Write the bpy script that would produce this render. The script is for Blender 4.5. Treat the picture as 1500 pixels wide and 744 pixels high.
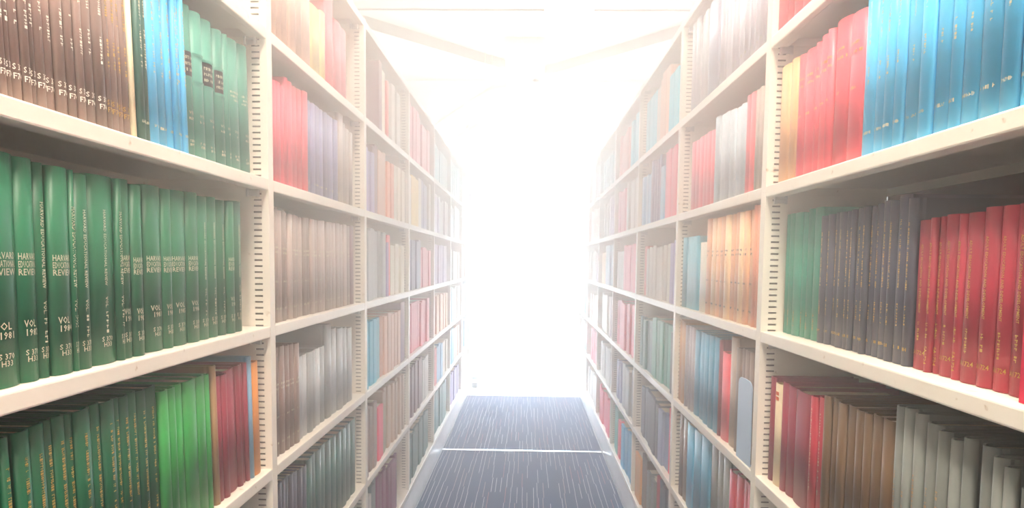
import bpy, bmesh, math, random
from mathutils import Matrix, Vector
random.seed(7)
SC = bpy.context.scene
for o in list(bpy.data.objects):
    bpy.data.objects.remove(o)
COL = SC.collection
CAMH = 1.28                      # camera height above the carpet

# ------------------------------------------------------------------ camera
F, CY = 1026.2564, 458.9975
PIT, ROL, YAW = 0.0738, 0.0112, -0.0215
def cam_axes():
    def m(X, Z, H):
        x = X*math.cos(YAW)-Z*math.sin(YAW); z = X*math.sin(YAW)+Z*math.cos(YAW); y = -H
        y2 = y*math.cos(PIT)-z*math.sin(PIT); z2 = y*math.sin(PIT)+z*math.cos(PIT)
        return (x*math.cos(ROL)-y2*math.sin(ROL), x*math.sin(ROL)+y2*math.cos(ROL), z2)
    a, b, c = m(1, 0, 0), m(0, 1, 0), m(0, 0, 1)
    return [Vector((a[i], b[i], c[i])) for i in range(3)]
R_, D_, F_ = cam_axes()
cam = bpy.data.objects.new('camera', bpy.data.cameras.new('camera'))
COL.objects.link(cam)
mw = Matrix.Identity(4)
for i in range(3):
    mw[i][0] = R_[i]; mw[i][1] = -D_[i]; mw[i][2] = -F_[i]
mw[2][3] = CAMH
cam.matrix_world = mw
cam.data.sensor_width = 36.0
cam.data.lens = 36.0*F/1500.0
cam.data.shift_y = (CY-372.0)/1500.0
cam.data.clip_start = 0.02
SC.camera = cam

# ------------------------------------------------------------------ light and exposure
SC.view_settings.view_transform = 'Standard'
SC.view_settings.look = 'None'
SC.view_settings.gamma = 1.0
SC.view_settings.use_curve_mapping = False
SC.view_settings.exposure = 1.45
SC.cycles.max_bounces = 6
SC.cycles.diffuse_bounces = 4
SC.cycles.volume_bounces = 2
SC.cycles.transparent_max_bounces = 12
world = bpy.data.worlds.new('world'); SC.world = world
world.use_nodes = True
world.node_tree.nodes['Background'].inputs[0].default_value = (1.0, .95, .88, 1)
world.node_tree.nodes['Background'].inputs[1].default_value = 0.25

WIN_STRENGTH = 12.5      # daylight in the far window wall
LAMP_FAR = 13.0         # ceiling panels over the far half, the farther one added (emission)
LAMP_NEAR = 19.0         # warm ceiling panels over the near half
HZ_DENS, HZ_LOW, HZ_NEAR = .64, .17, (.15, 1.8)   # haze: full density, share of it at the floor, where it sets in

# ------------------------------------------------------------------ helpers
def srgb(r, g, b):
    def c(v):
        v /= 255.0
        return v/12.92 if v <= .04045 else ((v+.055)/1.055)**2.4
    return (c(r), c(g), c(b), 1.0)

def new_mat(name):
    m = bpy.data.materials.new(name); m.use_nodes = True
    nt = m.node_tree
    return m, nt, nt.nodes['Principled BSDF']

def set_in(b, **kw):
    for k, v in kw.items():
        b.inputs[k.replace('_', ' ')].default_value = v

def noise_mix(nt, b, col, col2, scale, lo=.35, hi=.65, detail=4, coord='Object'):
    tc = nt.nodes.new('ShaderNodeTexCoord'); n = nt.nodes.new('ShaderNodeTexNoise')
    n.inputs['Scale'].default_value = scale; n.inputs['Detail'].default_value = detail
    r = nt.nodes.new('ShaderNodeMapRange'); r.inputs[1].default_value = lo; r.inputs[2].default_value = hi
    mx = nt.nodes.new('ShaderNodeMix'); mx.data_type = 'RGBA'
    nt.links.new(tc.outputs[coord], n.inputs['Vector'])
    nt.links.new(n.outputs['Fac'], r.inputs[0]); nt.links.new(r.outputs[0], mx.inputs[0])
    mx.inputs[6].default_value = col; mx.inputs[7].default_value = col2
    nt.links.new(mx.outputs[2], b.inputs['Base Color'])
    return tc, n, mx

def bump(nt, b, scale, strength, dist=.001, coord='Object'):
    tc = nt.nodes.new('ShaderNodeTexCoord'); n = nt.nodes.new('ShaderNodeTexNoise')
    n.inputs['Scale'].default_value = scale
    bp = nt.nodes.new('ShaderNodeBump'); bp.inputs['Strength'].default_value = strength
    bp.inputs['Distance'].default_value = dist
    nt.links.new(tc.outputs[coord], n.inputs['Vector']); nt.links.new(n.outputs['Fac'], bp.inputs['Height'])
    nt.links.new(bp.outputs['Normal'], b.inputs['Normal'])

def shade(c, k):
    return (c[0]*k, c[1]*k, c[2]*k, 1)

_cloth = {}
def cloth(name, rgb, rough=.42, worn=False):
    if name in _cloth: return _cloth[name]
    m, nt, b = new_mat('buckram_'+name)
    c = srgb(*rgb)
    tc, n, mx = noise_mix(nt, b, shade(c, .90), shade(c, 1.08), 26 if not worn else 14, .3, .7, 5)
    oi = nt.nodes.new('ShaderNodeObjectInfo')
    hs = nt.nodes.new('ShaderNodeHueSaturation')
    mr = nt.nodes.new('ShaderNodeMapRange'); mr.inputs[3].default_value = .80; mr.inputs[4].default_value = 1.16
    nt.links.new(oi.outputs['Random'], mr.inputs[0]); nt.links.new(mr.outputs[0], hs.inputs['Value'])
    nt.links.new(mx.outputs[2], hs.inputs['Color']); nt.links.new(hs.outputs[0], b.inputs['Base Color'])
    set_in(b, Roughness=rough, Specular_IOR_Level=.36)
    bump(nt, b, 900, .12, .0006)
    _cloth[name] = m
    return m

PAL = dict(brown=(150, 128, 120), cream=(240, 226, 192), dkteal=(44, 92, 84), blue=(84, 190, 240), sage=(84, 152, 136),
  green=(34, 104, 74), dkgreen=(18, 84, 56), emerald=(52, 150, 74), tan2=(150, 118, 84), maroon=(142, 40, 66),
  paleblue=(120, 160, 190), orange=(232, 150, 70), navy2=(52, 50, 72), tan=(222, 172, 122), salmon=(244, 96, 110),
  teal=(62, 150, 128), navy=(80, 84, 100), dkred=(172, 58, 76), creamp=(240, 220, 186), crimson=(176, 34, 58),
  worn=(104, 80, 56), grey=(126, 130, 126), grey2=(84, 88, 88), shell=(226, 186, 168), paleyel=(238, 216, 150),
  rose=(240, 100, 122), slate=(120, 124, 162), warmgrey=(170, 158, 152), taupe=(160, 142, 136), mauve=(120, 78, 92),
  umber=(124, 100, 92), ltgrey=(166, 170, 174), greylil=(172, 174, 182), slateb=(140, 148, 172), bluegrey=(176, 190, 202),
  skyblue=(78, 178, 206), white=(244, 236, 218), peach=(246, 186, 142), peachp=(238, 160, 128), ochre=(214, 160, 104),
  lilgrey=(182, 184, 200), stripe=(196, 188, 198), skyblue2=(66, 158, 196), beige=(190, 166, 146), taupe2=(126, 108, 100))

def plain(name, rgb, rough=.5, metal=0., spec=.5):
    m, nt, b = new_mat(name)
    noise_mix(nt, b, shade(srgb(*rgb), .95), shade(srgb(*rgb), 1.04), 8)
    set_in(b, Roughness=rough, Metallic=metal, Specular_IOR_Level=spec)
    return m

def steel_paint():
    m, nt, b = new_mat('cream_enamel_steel')
    c = srgb(241, 233, 220)
    tc, n, mx = noise_mix(nt, b, c, shade(c, .93), 3.0, .45, .75, 6)
    # small scuffs and rubbed spots
    n2 = nt.nodes.new('ShaderNodeTexNoise'); n2.inputs['Scale'].default_value = 34; n2.inputs['Detail'].default_value = 3
    nt.links.new(tc.outputs['Object'], n2.inputs['Vector'])
    r2 = nt.nodes.new('ShaderNodeMapRange'); r2.inputs[1].default_value = .70; r2.inputs[2].default_value = .78
    mx2 = nt.nodes.new('ShaderNodeMix'); mx2.data_type = 'RGBA'
    nt.links.new(n2.outputs['Fac'], r2.inputs[0]); nt.links.new(r2.outputs[0], mx2.inputs[0])
    nt.links.new(mx.outputs[2], mx2.inputs[6]); mx2.inputs[7].default_value = srgb(196, 176, 150)
    nt.links.new(mx2.outputs[2], b.inputs['Base Color'])
    set_in(b, Roughness=.38, Specular_IOR_Level=.45)
    return m

M_STEEL = steel_paint()
M_CHAN = plain('slot_shade_grey', (128, 116, 110), .6, .0)  # core added behind the slots, with their shade put into its colour
M_CLIP = plain('zinc_clip', (206, 203, 198), .4, .0)
M_PAGES = None
def pages_mat():
    m, nt, b = new_mat('page_edges')
    tc = nt.nodes.new('ShaderNodeTexCoord'); w = nt.nodes.new('ShaderNodeTexWave')
    w.bands_direction = 'Y'; w.inputs['Scale'].default_value = 260; w.inputs['Distortion'].default_value = .6
    nt.links.new(tc.outputs['Object'], w.inputs['Vector'])
    mx = nt.nodes.new('ShaderNodeMix'); mx.data_type = 'RGBA'
    nt.links.new(w.outputs['Fac'], mx.inputs[0])
    mx.inputs[6].default_value = srgb(214, 200, 172); mx.inputs[7].default_value = srgb(176, 160, 134)
    nt.links.new(mx.outputs[2], b.inputs['Base Color']); set_in(b, Roughness=.85)
    return m
M_PAGES = pages_mat()
M_GOLD = plain('gilt_lettering', (206, 170, 92), .35, .35)
M_SILVER = plain('pale_lettering', (198, 196, 172), .5)
M_WHITE = plain('white_lettering', (240, 234, 222), .55)
M_BLACK = plain('black_title_label', (46, 40, 44), .5)
M_ORANGE = plain('orange_sticker', (236, 110, 60), .6)

def link(name, me, mat, parent=None, loc=None):
    o = bpy.data.objects.new(name, me); COL.objects.link(o)
    if mat is not None and not me.materials: me.materials.append(mat)
    if parent is not None: o.parent = parent
    if loc is not None: o.location = loc
    return o

def tag(o, label=None, cat=None, group=None, kind=None):
    if label: o['label'] = label
    if cat: o['category'] = cat
    if group: o['group'] = group
    if kind: o['kind'] = kind
    return o

class MB:
    """collects boxes and prisms, builds one mesh"""
    def __init__(s): s.v, s.f, s.c = [], [], []
    def box(s, x0, x1, y0, y1, z0, z1, col=None):
        n = len(s.v)
        s.v += [(x0,y0,z0),(x1,y0,z0),(x1,y1,z0),(x0,y1,z0),(x0,y0,z1),(x1,y0,z1),(x1,y1,z1),(x0,y1,z1)]
        s.f += [tuple(n+i for i in q) for q in ((0,3,2,1),(4,5,6,7),(0,1,5,4),(1,2,6,5),(2,3,7,6),(3,0,4,7))]
        s.c += [col]*6
        return s
    def prism(s, poly, z0, z1, col=None, top=None):
        """poly counter-clockwise in xy"""
        n = len(s.v); k = len(poly)
        s.v += [(x, y, z0) for x, y in poly]+[(x, y, z1) for x, y in poly]
        for i in range(k):
            j = (i+1) % k
            s.f.append((n+i, n+j, n+k+j, n+k+i)); s.c.append(col)
        s.f.append(tuple(n+i for i in reversed(range(k)))); s.c.append(col)
        s.f.append(tuple(n+k+i for i in range(k))); s.c.append(top or col)
        return s
    def mesh(s, name, bevel=0., color=False, smooth=False):
        me = bpy.data.meshes.new(name); me.from_pydata(s.v, [], s.f)
        if bevel:
            bm = bmesh.new(); bm.from_mesh(me)
            bmesh.ops.bevel(bm, geom=list(bm.edges), offset=bevel, segments=2, affect='EDGES', profile=.5)
            bm.to_mesh(me); bm.free()
        if color:
            at = me.color_attributes.new('Col', 'FLOAT_COLOR', 'CORNER')
            li = 0; data = []
            for p, c in zip(me.polygons, s.c):
                data += list(c)*p.loop_total
            at.data.foreach_set('color', data)
        me.update()
        return me

ORD = ['', 'first', 'second', 'third', 'fourth', 'fifth', 'sixth', 'seventh', 'eighth', 'ninth', 'tenth', 'eleventh',
       'twelfth', 'thirteenth', 'fourteenth', 'fifteenth', 'sixteenth', 'seventeenth', 'eighteenth', 'nineteenth',
       'twentieth', 'twenty-first', 'twenty-second', 'twenty-third', 'twenty-fourth']
RUNS = [
 ('L', 2, 0.592, 'brown', '{n} brown bound volume from the thin cream one, above the dark green journals', -1, 0.045, 'brown', 0.2, 0.35,[(7737, 7878, 262),(7878, 7992, 262),(7992, 8088, 262),(8088, 8252, 262),(8252, 8401, 262),(8401, 8518, 262),(8518, 8701, 262),(8701, 8879, 262),(8879, 9078, 262),(9078, 9258, 262),(9258, 9416, 262),(9416, 9656, 262),(9656, 9908, 262),(9908, 10039, 262),(10039, 10242, 262),(10242, 10364, 262),(10364, 10581, 262)]),
 ('L', 2, 0.592, 'cream', 'thin cream volume between brown and dark green ones, above the dark green journals', 1, 0.045, '', 0.2, 0.35,[(10599, 10730, 262)]),
 ('L', 2, 0.592, 'dkteal', '{n} dark green volume from the thin cream one, beside the leaning blue run', 1, 0.045, 'bars', 0.2, 0.35,[(10749, 10903, 262),(10903, 11082, 262)]),
 ('L', 2, 0.592, 'blue', '{n} leaning bright blue volume from the sage green ones, beside the brown run', -1, 0.045, 'barsb', 0.2, 0.35,[(11093, 11373, 265),(11373, 11657, 265),(11657, 11861, 265),(11861, 11978, 265),(11978, 12098, 265),(12098, 12232, 265)]),
 ('L', 2, 0.592, 'sage', '{n} sage green volume from the slotted post, beside the leaning bright blue run', -1, 0.045, 'sage', 0.2, 0.6,[(12269, 12600, 256),(12600, 13004, 256),(13004, 13454, 256),(13454, 13833, 255),(13833, 14058, 256),(14058, 14619, 258),(14619, 15106, 260)]),
 ('L', 3, 0.592, 'green', '{n} dark green journal volume from the slotted post, below the brown and sage ones', -1, 0.0, 'harv', 0.2, 0.5,[(7531, 8061, 267)]),
 ('L', 3, 0.592, 'green', '=', 0, 0.0, 'harv', 0.2, 0.5,[(8075, 8405, 265),(8405, 8623, 264),(8623, 9006, 264),(9006, 9104, 262),(9104, 9413, 260)]),
 ('L', 3, 0.592, 'green', '=', 0, 0.0, 'harv', 0.2, 0.5,[(9436, 10021, 264),(10021, 10153, 264),(10153, 10432, 264),(10432, 10719, 260)]),
 ('L', 3, 0.592, 'green', '=', 0, 0.0, 'harv', 0.2, 0.5,[(10879, 11386, 264),(11386, 11681, 264),(11681, 12215, 264),(12215, 12634, 265),(12634, 13054, 263),(13054, 13441, 264),(13441, 13818, 264),(13818, 14115, 264),(14115, 14531, 266)]),
 ('L', 4, 0.592, 'dkgreen', '{n} dark green gilt-lettered volume from the emerald green ones, beside maroon', -1, 0.042, 'gold', 0.2, 0.35,[(7554, 7753, 270),(7753, 7878, 269)]),
 ('L', 4, 0.592, 'dkgreen', '=', 0, 0.042, 'gold', 0.2, 0.35,[(7974, 8231, 270),(8231, 8493, 270),(8493, 8669, 271),(8669, 8892, 272),(8892, 9056, 272),(9056, 9388, 273)]),
 ('L', 4, 0.592, 'dkgreen', '=', 0, 0.042, 'goldh', 0.2, 0.35,[(9395, 9647, 273),(9647, 9954, 272),(9954, 10107, 271),(10107, 10354, 271),(10354, 10603, 271),(10603, 10845, 271),(10845, 11193, 271)]),
 ('L', 4, 0.592, 'emerald', '{n} emerald green volume from the thin tan one, beside dark green gilt-lettered run', -1, 0.042, '', 0.2, 0.35,[(11196, 11462, 259),(11462, 11721, 257),(11721, 12006, 258),(12006, 12449, 261),(12449, 12795, 260),(12795, 13003, 258)]),
 ('L', 4, 0.592, 'tan2', 'thin tan volume standing between emerald green and maroon ones', 1, 0.042, '', 0.2, 0.35,[(13057, 13245, 271)]),
 ('L', 4, 0.592, 'maroon', '{n} leaning maroon volume from the thin pale blue one, beside emerald green ones', -1, 0.042, '', 0.2, 0.35,[(13242, 13481, 250),(13481, 13698, 249),(13698, 14191, 253),(14191, 14397, 255),(14397, 14573, 256),(14573, 14718, 256)]),
 ('L', 4, 0.592, 'paleblue', 'thin pale blue volume between leaning maroon ones and the orange one', 1, 0.042, '', 0.2, 0.35,[(14745, 14911, 268)]),
 ('L', 4, 0.592, 'orange', 'orange volume standing against the slotted post beside leaning maroon ones', 1, 0.042, '', 0.2, 0.35,[(14916, 15318, 252)]),
 ('L', 5, 0.592, 'navy2', '{n} dark navy volume from the slotted post, on the shelf below maroon and orange ones', -1, 0.0, '', 0.2, 0.35,[(12906, 13435, 235),(13435, 14007, 235),(14007, 14439, 235),(14439, 14741, 235)]),
 ('R', 2, 0.542, 'tan', '{n} tan volume from the slotted post, beside salmon red and bright blue ones', 1, 0.0, '', 0.2, 0.35,[(15146, 15679, 248),(14760, 15146, 250)]),
 ('R', 2, 0.542, 'salmon', '{n} salmon red volume from the tan ones, beside the long bright blue row', 1, 0.0, 'reds', 0.2, 0.6,[(14393, 14741, 244),(13910, 14393, 244),(13649, 13910, 247),(13259, 13649, 250),(13037, 13259, 251),(12451, 13037, 253),(11869, 12451, 247)]),
 ('R', 2, 0.542, 'blue', '{n} bright blue volume from the salmon red ones, above navy and dark red rows', 1, 0.0, 'rblue', 0.2, 0.35,[(11462, 11857, 285),(11124, 11462, 285),(10836, 11124, 285),(10563, 10836, 285),(10116, 10563, 285),(9806, 10116, 285),(9468, 9806, 285),(9210, 9468, 285),(8839, 9210, 285),(8437, 8839, 285),(8142, 8437, 285),(7889, 8142, 285)]),
 ('R', 1, 0.54, 'salmon', '{n} salmon red volume from the post, on the shelf above tan and blue ones', 1, 0.0, '', 0.2, 0.35,[(15405, 15927, 240),(15020, 15405, 240),(14478, 15020, 240),(13974, 14478, 240)]),
 ('R', 3, 0.57, 'teal', '{n} teal green volume from the slotted post, beside the dark navy gilt-lettered row', 1, 0.0, 'tealb', 0.2, 0.35,[(15522, 15773, 261),(15239, 15522, 260),(14830, 15239, 259),(14558, 14830, 259),(14250, 14558, 262),(13885, 14250, 265)]),
 ('R', 3, 0.57, 'navy', '{n} dark navy volume from the teal green ones, beside the dark red row', 1, 0.0, 'navyg', 0.2, 0.35,[(13563, 13868, 246),(13332, 13563, 246),(13093, 13332, 247),(12779, 13093, 246),(12600, 12779, 246),(12466, 12600, 248),(12118, 12466, 250),(11958, 12118, 250),(11791, 11958, 249),(11568, 11791, 251),(11300, 11568, 253),(11045, 11300, 251),(10741, 11045, 257),(10529, 10741, 252)]),
 ('R', 3, 0.57, 'dkred', '{n} dark red gilt-titled volume from the dark navy ones, above the grey volumes', 1, 0.0, 'adult', 0.2, 0.45,[(10137, 10510, 218)]),
 ('R', 3, 0.57, 'dkred', '=', 0, 0.0, 'adult', 0.2, 0.45,[(9980, 10118, 218),(9839, 9980, 219),(9509, 9839, 220),(9316, 9509, 220),(8980, 9316, 220),(8675, 8980, 223),(8381, 8675, 224),(8055, 8381, 224)]),
 ('R', 4, 0.55, 'maroon', 'tall thin maroon volume against the post beside the cream one with orange squares', 1, 0.0, '', 0.2, 0.35,[(15507, 15788, 233)]),
 ('R', 4, 0.55, 'creamp', 'cream volume with two orange squares on its spine, between maroon ones', 1, 0.0, 'squares', 0.2, 0.35,[(15053, 15480, 224)]),
 ('R', 4, 0.55, 'maroon', '{n} maroon volume from the cream one with orange squares, beside worn brown ones', 1, 0.0, '', 0.2, 0.35,[(14764, 15042, 233),(14364, 14764, 232)]),
 ('R', 4, 0.55, 'maroon', '=', 0, 0.0, '', 0.2, 0.3,[(13592, 14289, 231)]),
 ('R', 4, 0.55, 'crimson', '=', 0, 0.0, 'edge', 0.2, 0.35,[(13241, 13526, 233),(12938, 13241, 237)]),
 ('R', 4, 0.55, 'worn', '{n} worn brown volume from the maroon ones, beside the grey volumes', 1, 0.0, '', 0.2, 0.35,[(12666, 12916, 247),(12369, 12666, 245),(12064, 12369, 245),(11721, 12064, 246),(11422, 11721, 246),(11171, 11422, 247),(10845, 11171, 248),(10508, 10845, 248)]),
 ('R', 4, 0.55, 'grey', '{n} grey volume from the worn brown ones, below the dark red row', 1, 0.0, 'greyb', 0.2, 0.7,[(10229, 10515, 276),(9983, 10229, 279),(9744, 9983, 277),(9410, 9744, 269),(9174, 9410, 266),(8950, 9174, 260)]),
 ('R', 4, 0.55, 'grey', '=', 0, 0.0, 'greyb', 0.2, 0.7,[(8707, 8916, 269)]),
 ('R', 4, 0.55, 'grey', '=', 0, 0.0, 'greyb', 0.2, 0.7,[(8300, 8560, 268),(8102, 8300, 261),(7915, 8102, 256)]),
 ('R', 5, 0.55, 'grey2', '{n} charcoal grey volume from the post, on the shelf below the maroon ones', 1, 0.0, '', 0.2, 0.35,[(15171, 15532, 220),(14742, 15171, 220)]),
 ('L', 1, 0.592, 'shell', '{n} pale shell pink volume from the post, beside the pale yellow one', 1, 0.0, '', 0.2, 0.35,[(16363, 16715, 280),(16715, 17107, 280),(17107, 17543, 280),(17543, 18059, 280),(18059, 18535, 280),(18535, 19352, 280)]),
 ('L', 1, 0.592, 'paleyel', '{n} pale yellow volume between shell pink and rose red ones', 1, 0.0, '', 0.2, 0.35,[(19382, 20206, 190),(20206, 20680, 200)]),
 ('L', 1, 0.592, 'rose', '{n} rose red volume from the pale yellow ones, above the blue-grey row', 1, 0.0, '', 0.2, 0.35,[(20750, 21509, 290)]),
 ('L', 1, 0.592, 'rose', '=', 0, 0.0, '', 0.2, 0.35,[(21547, 22368, 221),(22368, 23132, 226)]),
 ('L', 2, 0.592, 'rose', '{n} rose red volume from the post, beside the thin blue-grey ones', 1, 0.0, '', 0.2, 0.35,[(16325, 16592, 236),(16592, 16916, 238),(16916, 17155, 238)]),
 ('L', 2, 0.592, 'rose', '=', 0, 0.0, '', 0.2, 0.35,[(17155, 17400, 261),(17400, 17808, 260),(17808, 18182, 259),(18182, 18571, 261),(18571, 18941, 263)]),
 ('L', 2, 0.592, 'slate', '{n} thin blue-grey volume from the rose red ones, above the taupe row', 1, 0.0, 'dots', 0.2, 0.35,[(18977, 19265, 248),(19265, 19561, 248),(19561, 19867, 249),(19867, 20182, 250),(20182, 20508, 250),(20508, 20844, 250),(20844, 21192, 249),(21192, 21551, 249),(21551, 21923, 249)]),
 ('L', 2, 0.592, 'warmgrey', '{n} pale grey volume from the blue-grey ones, above the taupe row', 1, 0.0, '', 0.2, 0.35,[(21962, 22575, 280),(22575, 23002, 259),(23002, 23446, 249),(23446, 23814, 244)]),
 ('L', 3, 0.592, 'taupe', '{n} taupe volume from the post, on the shelf below rose red and blue-grey ones', 1, 0.0, 'dots2', 0.2, 0.35,[(16332, 16573, 268),(16573, 16821, 267),(16821, 17077, 266),(17077, 17340, 265),(17340, 17611, 263),(17611, 17891, 262),(17891, 18179, 261),(18179, 18477, 260),(18477, 18785, 259),(18785, 19103, 260),(19103, 19432, 260),(19432, 19772, 260),(19772, 20125, 261),(20125, 20490, 261),(20490, 20868, 261),(20868, 21260, 262),(21260, 21667, 262),(21667, 22090, 262),(22090, 22529, 262),(22529, 22987, 263),(22987, 23462, 263)]),
 ('L', 3, 0.592, 'mauve', 'mauve volume at the end of the taupe row', 1, 0.0, '', 0.2, 0.35,[(23508, 24027, 265)]),
 ('L', 4, 0.592, 'umber', '{n} dull brown volume from the post, beside the light grey ones below taupe row', 1, 0.0, 'dots2', 0.2, 0.35,[(16368, 16673, 265),(16673, 16989, 264),(16989, 17318, 263),(17318, 17658, 261),(17658, 18012, 258)]),
 ('L', 4, 0.592, 'ltgrey', '{n} light grey volume from the dull brown ones, below the taupe row', 1, 0.0, '', 0.2, 0.35,[(18068, 18429, 221),(18429, 18804, 221),(18804, 19194, 221),(19194, 19600, 222),(19600, 20024, 222),(20024, 20465, 222)]),
 ('L', 4, 0.592, 'ltgrey', '=', 0, 0.0, '', 0.2, 0.35,[(20537, 21127, 281)]),
 ('L', 4, 0.592, 'ltgrey', '=', 0, 0.0, '', 0.2, 0.35,[(21165, 21741, 263),(21741, 22349, 259),(22349, 22990, 253),(22990, 23669, 248)]),
 ('L', 5, 0.592, 'navy2', '{n} dark navy volume from the post, beside deep teal ones below dull brown ones', 1, 0.0, '', 0.2, 0.35,[(16313, 16606, 266),(16606, 16908, 263),(16908, 17222, 261),(17222, 17547, 258),(17547, 17883, 255),(17883, 18233, 253),(18233, 18596, 250)]),
 ('L', 5, 0.592, 'dkteal', '{n} deep teal green volume from the dark navy ones, below the light grey ones', 1, 0.0, '', 0.2, 0.35,[(18626, 19055, 256),(19055, 19503, 257),(19503, 19972, 259),(19972, 20464, 260),(20464, 20979, 259),(20979, 21520, 259),(21520, 22089, 259),(22089, 22687, 258),(22687, 23318, 258),(23318, 23984, 257)]),
 ('R', 1, 0.542, 'greylil', '{n} pale grey volume from the far post, beside the tall blue-grey one', 1, 0.0, '', 0.2, 0.35,[(23622, 24205, 290),(23067, 23622, 289),(22537, 23067, 280),(22032, 22537, 276)]),
 ('R', 1, 0.542, 'slateb', 'tall broad blue-grey volume among pale grey and lilac-grey ones', 1, 0.0, '', 0.2, 0.35,[(20720, 21991, 280)]),
 ('R', 1, 0.542, 'lilgrey', '{n} lilac grey volume from the tall broad blue-grey one', 1, 0.0, 'dots', 0.2, 0.35,[(20148, 20647, 260),(19673, 20148, 260),(19220, 19673, 260),(18788, 19220, 260),(18376, 18788, 260),(17982, 18376, 260),(17604, 17982, 260),(17243, 17604, 260),(16897, 17243, 260)]),
 ('R', 2, 0.542, 'rose', '{n} rose pink volume from the far post, beside the tall pale blue-grey ones', 1, 0.0, '', 0.2, 0.35,[(23387, 23934, 224),(22866, 23387, 223),(22367, 22866, 222),(21890, 22367, 221),(21433, 21890, 220),(20995, 21433, 219)]),
 ('R', 2, 0.542, 'bluegrey', '{n} pale blue-grey volume from the rose pink ones, above the peach row', 1, 0.0, '', 0.2, 0.35,[(20416, 20956, 247),(19903, 20416, 243),(19415, 19903, 240),(18951, 19415, 236),(18509, 18951, 233),(18088, 18509, 231)]),
 ('R', 2, 0.542, 'salmon', '{n} coral red volume between pale blue-grey and thin grey ones', 1, 0.0, '', 0.2, 0.35,[(17698, 18059, 242),(17326, 17698, 242)]),
 ('R', 2, 0.542, 'warmgrey', '{n} thin grey volume from the coral red ones, above the peach row', 1, 0.0, '', 0.2, 0.35,[(17165, 17300, 237),(17032, 17165, 237),(16901, 17032, 238),(16772, 16901, 238)]),
 ('R', 3, 0.542, 'skyblue', '{n} light blue volume from the far post, beside the white one in the peach row', 1, 0.0, '', 0.2, 0.35,[(24176, 24823, 241),(22604, 24176, 240)]),
 ('R', 3, 0.542, 'white', 'white volume between light blue and peach ones', 1, 0.0, '', 0.2, 0.35,[(21553, 22512, 217)]),
 ('R', 3, 0.542, 'peach', '{n} peach volume from the white one, below the rose pink row', 1, 0.0, 'dots3', 0.2, 0.35,[(20975, 21511, 283),(20465, 20975, 283),(19979, 20465, 282),(19516, 19979, 282),(19073, 19516, 282),(18651, 19073, 283),(18246, 18651, 283),(17859, 18246, 283),(17488, 17859, 283),(17132, 17488, 283)]),
 ('R', 3, 0.542, 'peachp', '{n} pink-peach volume at the post end of the peach row', 1, 0.0, '', 0.2, 0.35,[(16852, 17085, 290),(16576, 16852, 290)]),
 ('R', 4, 0.542, 'ochre', '{n} ochre tan volume from the far post, below the light blue ones', 1, 0.0, '', 0.2, 0.35,[(24602, 25058, 286),(23948, 24602, 284)]),
 ('R', 4, 0.542, 'stripe', '{n} thin white-edged volume beside the ochre tan ones', 1, 0.0, '', 0.2, 0.35,[(23596, 23895, 275),(23303, 23596, 276),(23018, 23303, 277),(22739, 23018, 277)]),
 ('R', 4, 0.542, 'skyblue2', '{n} sky blue volume from the thin white-edged ones, below the peach row', 1, 0.0, '', 0.2, 0.35,[(22052, 22691, 270),(21447, 22052, 271),(20874, 21447, 272),(20331, 20874, 273),(19814, 20331, 274)]),
 ('R', 4, 0.542, 'maroon', 'thin maroon volume beside sky blue and coral ones', 1, 0.0, '', 0.2, 0.35,[(19562, 19778, 270)]),
 ('R', 4, 0.542, 'salmon', 'coral red volume between thin maroon and beige ones', 1, 0.0, '', 0.2, 0.35,[(18843, 19527, 241)]),
 ('R', 4, 0.542, 'beige', 'beige volume between coral red and taupe ones', 1, 0.0, '', 0.2, 0.35,[(18205, 18810, 290)]),
 ('R', 4, 0.542, 'taupe2', '{n} taupe volume from the beige one, behind the pale blue bookend', 1, 0.0, '', 0.2, 0.35,[(17790, 18174, 268),(17422, 17790, 270),(17069, 17422, 271),(16729, 17069, 272)]),
 ('R', 5, 0.542, 'umber', '{n} dull brown volume from the far post, beside the tall deep blue ones', 1, 0.0, '', 0.2, 0.35,[(23898, 24431, 283),(23315, 23898, 281)]),
 ('R', 5, 0.542, 'skyblue2', '{n} tall blue volume from the dull brown ones, below the ochre tan ones', 1, 0.0, '', 0.2, 0.35,[(22324, 23264, 277),(21325, 22324, 281),(20361, 21325, 285)]),
 ('R', 5, 0.542, 'grey', '{n} grey volume between tall blue and crimson ones, below the taupe volumes', 1, 0.0, '', 0.2, 0.35,[(19641, 20330, 290),(18997, 19641, 290),(18458, 18997, 290)]),
 ('R', 5, 0.542, 'crimson', '{n} crimson volume from the grey ones, below the pale blue bookend', 1, 0.0, '', 0.2, 0.35,[(17764, 18328, 265),(17232, 17764, 270),(16785, 17232, 275),(16412, 16785, 277)]),
]

# ------------------------------------------------------------------ room
W = .914                                   # one bay
XL, XR = .574, .530                        # shelf fronts left / right of the camera axis
P1 = {'L': 1.5806, 'R': 1.6247}            # far edge of the first upright in view
HS = {'L': [.8037, .476, .1509, -.1761, -.5014, -.8305, -1.157],
      'R': [.8147, .4742, .1491, -.1763, -.5096, -.8316, -1.157]}   # underside of each shelf
LIP = .0255
CEIL, BACK = CAMH+2.1, 8.35
NB0, NB1 = -1, 6                           # bays, bay 1 ends at the first upright in view
ROOMX = 3.4

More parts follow.
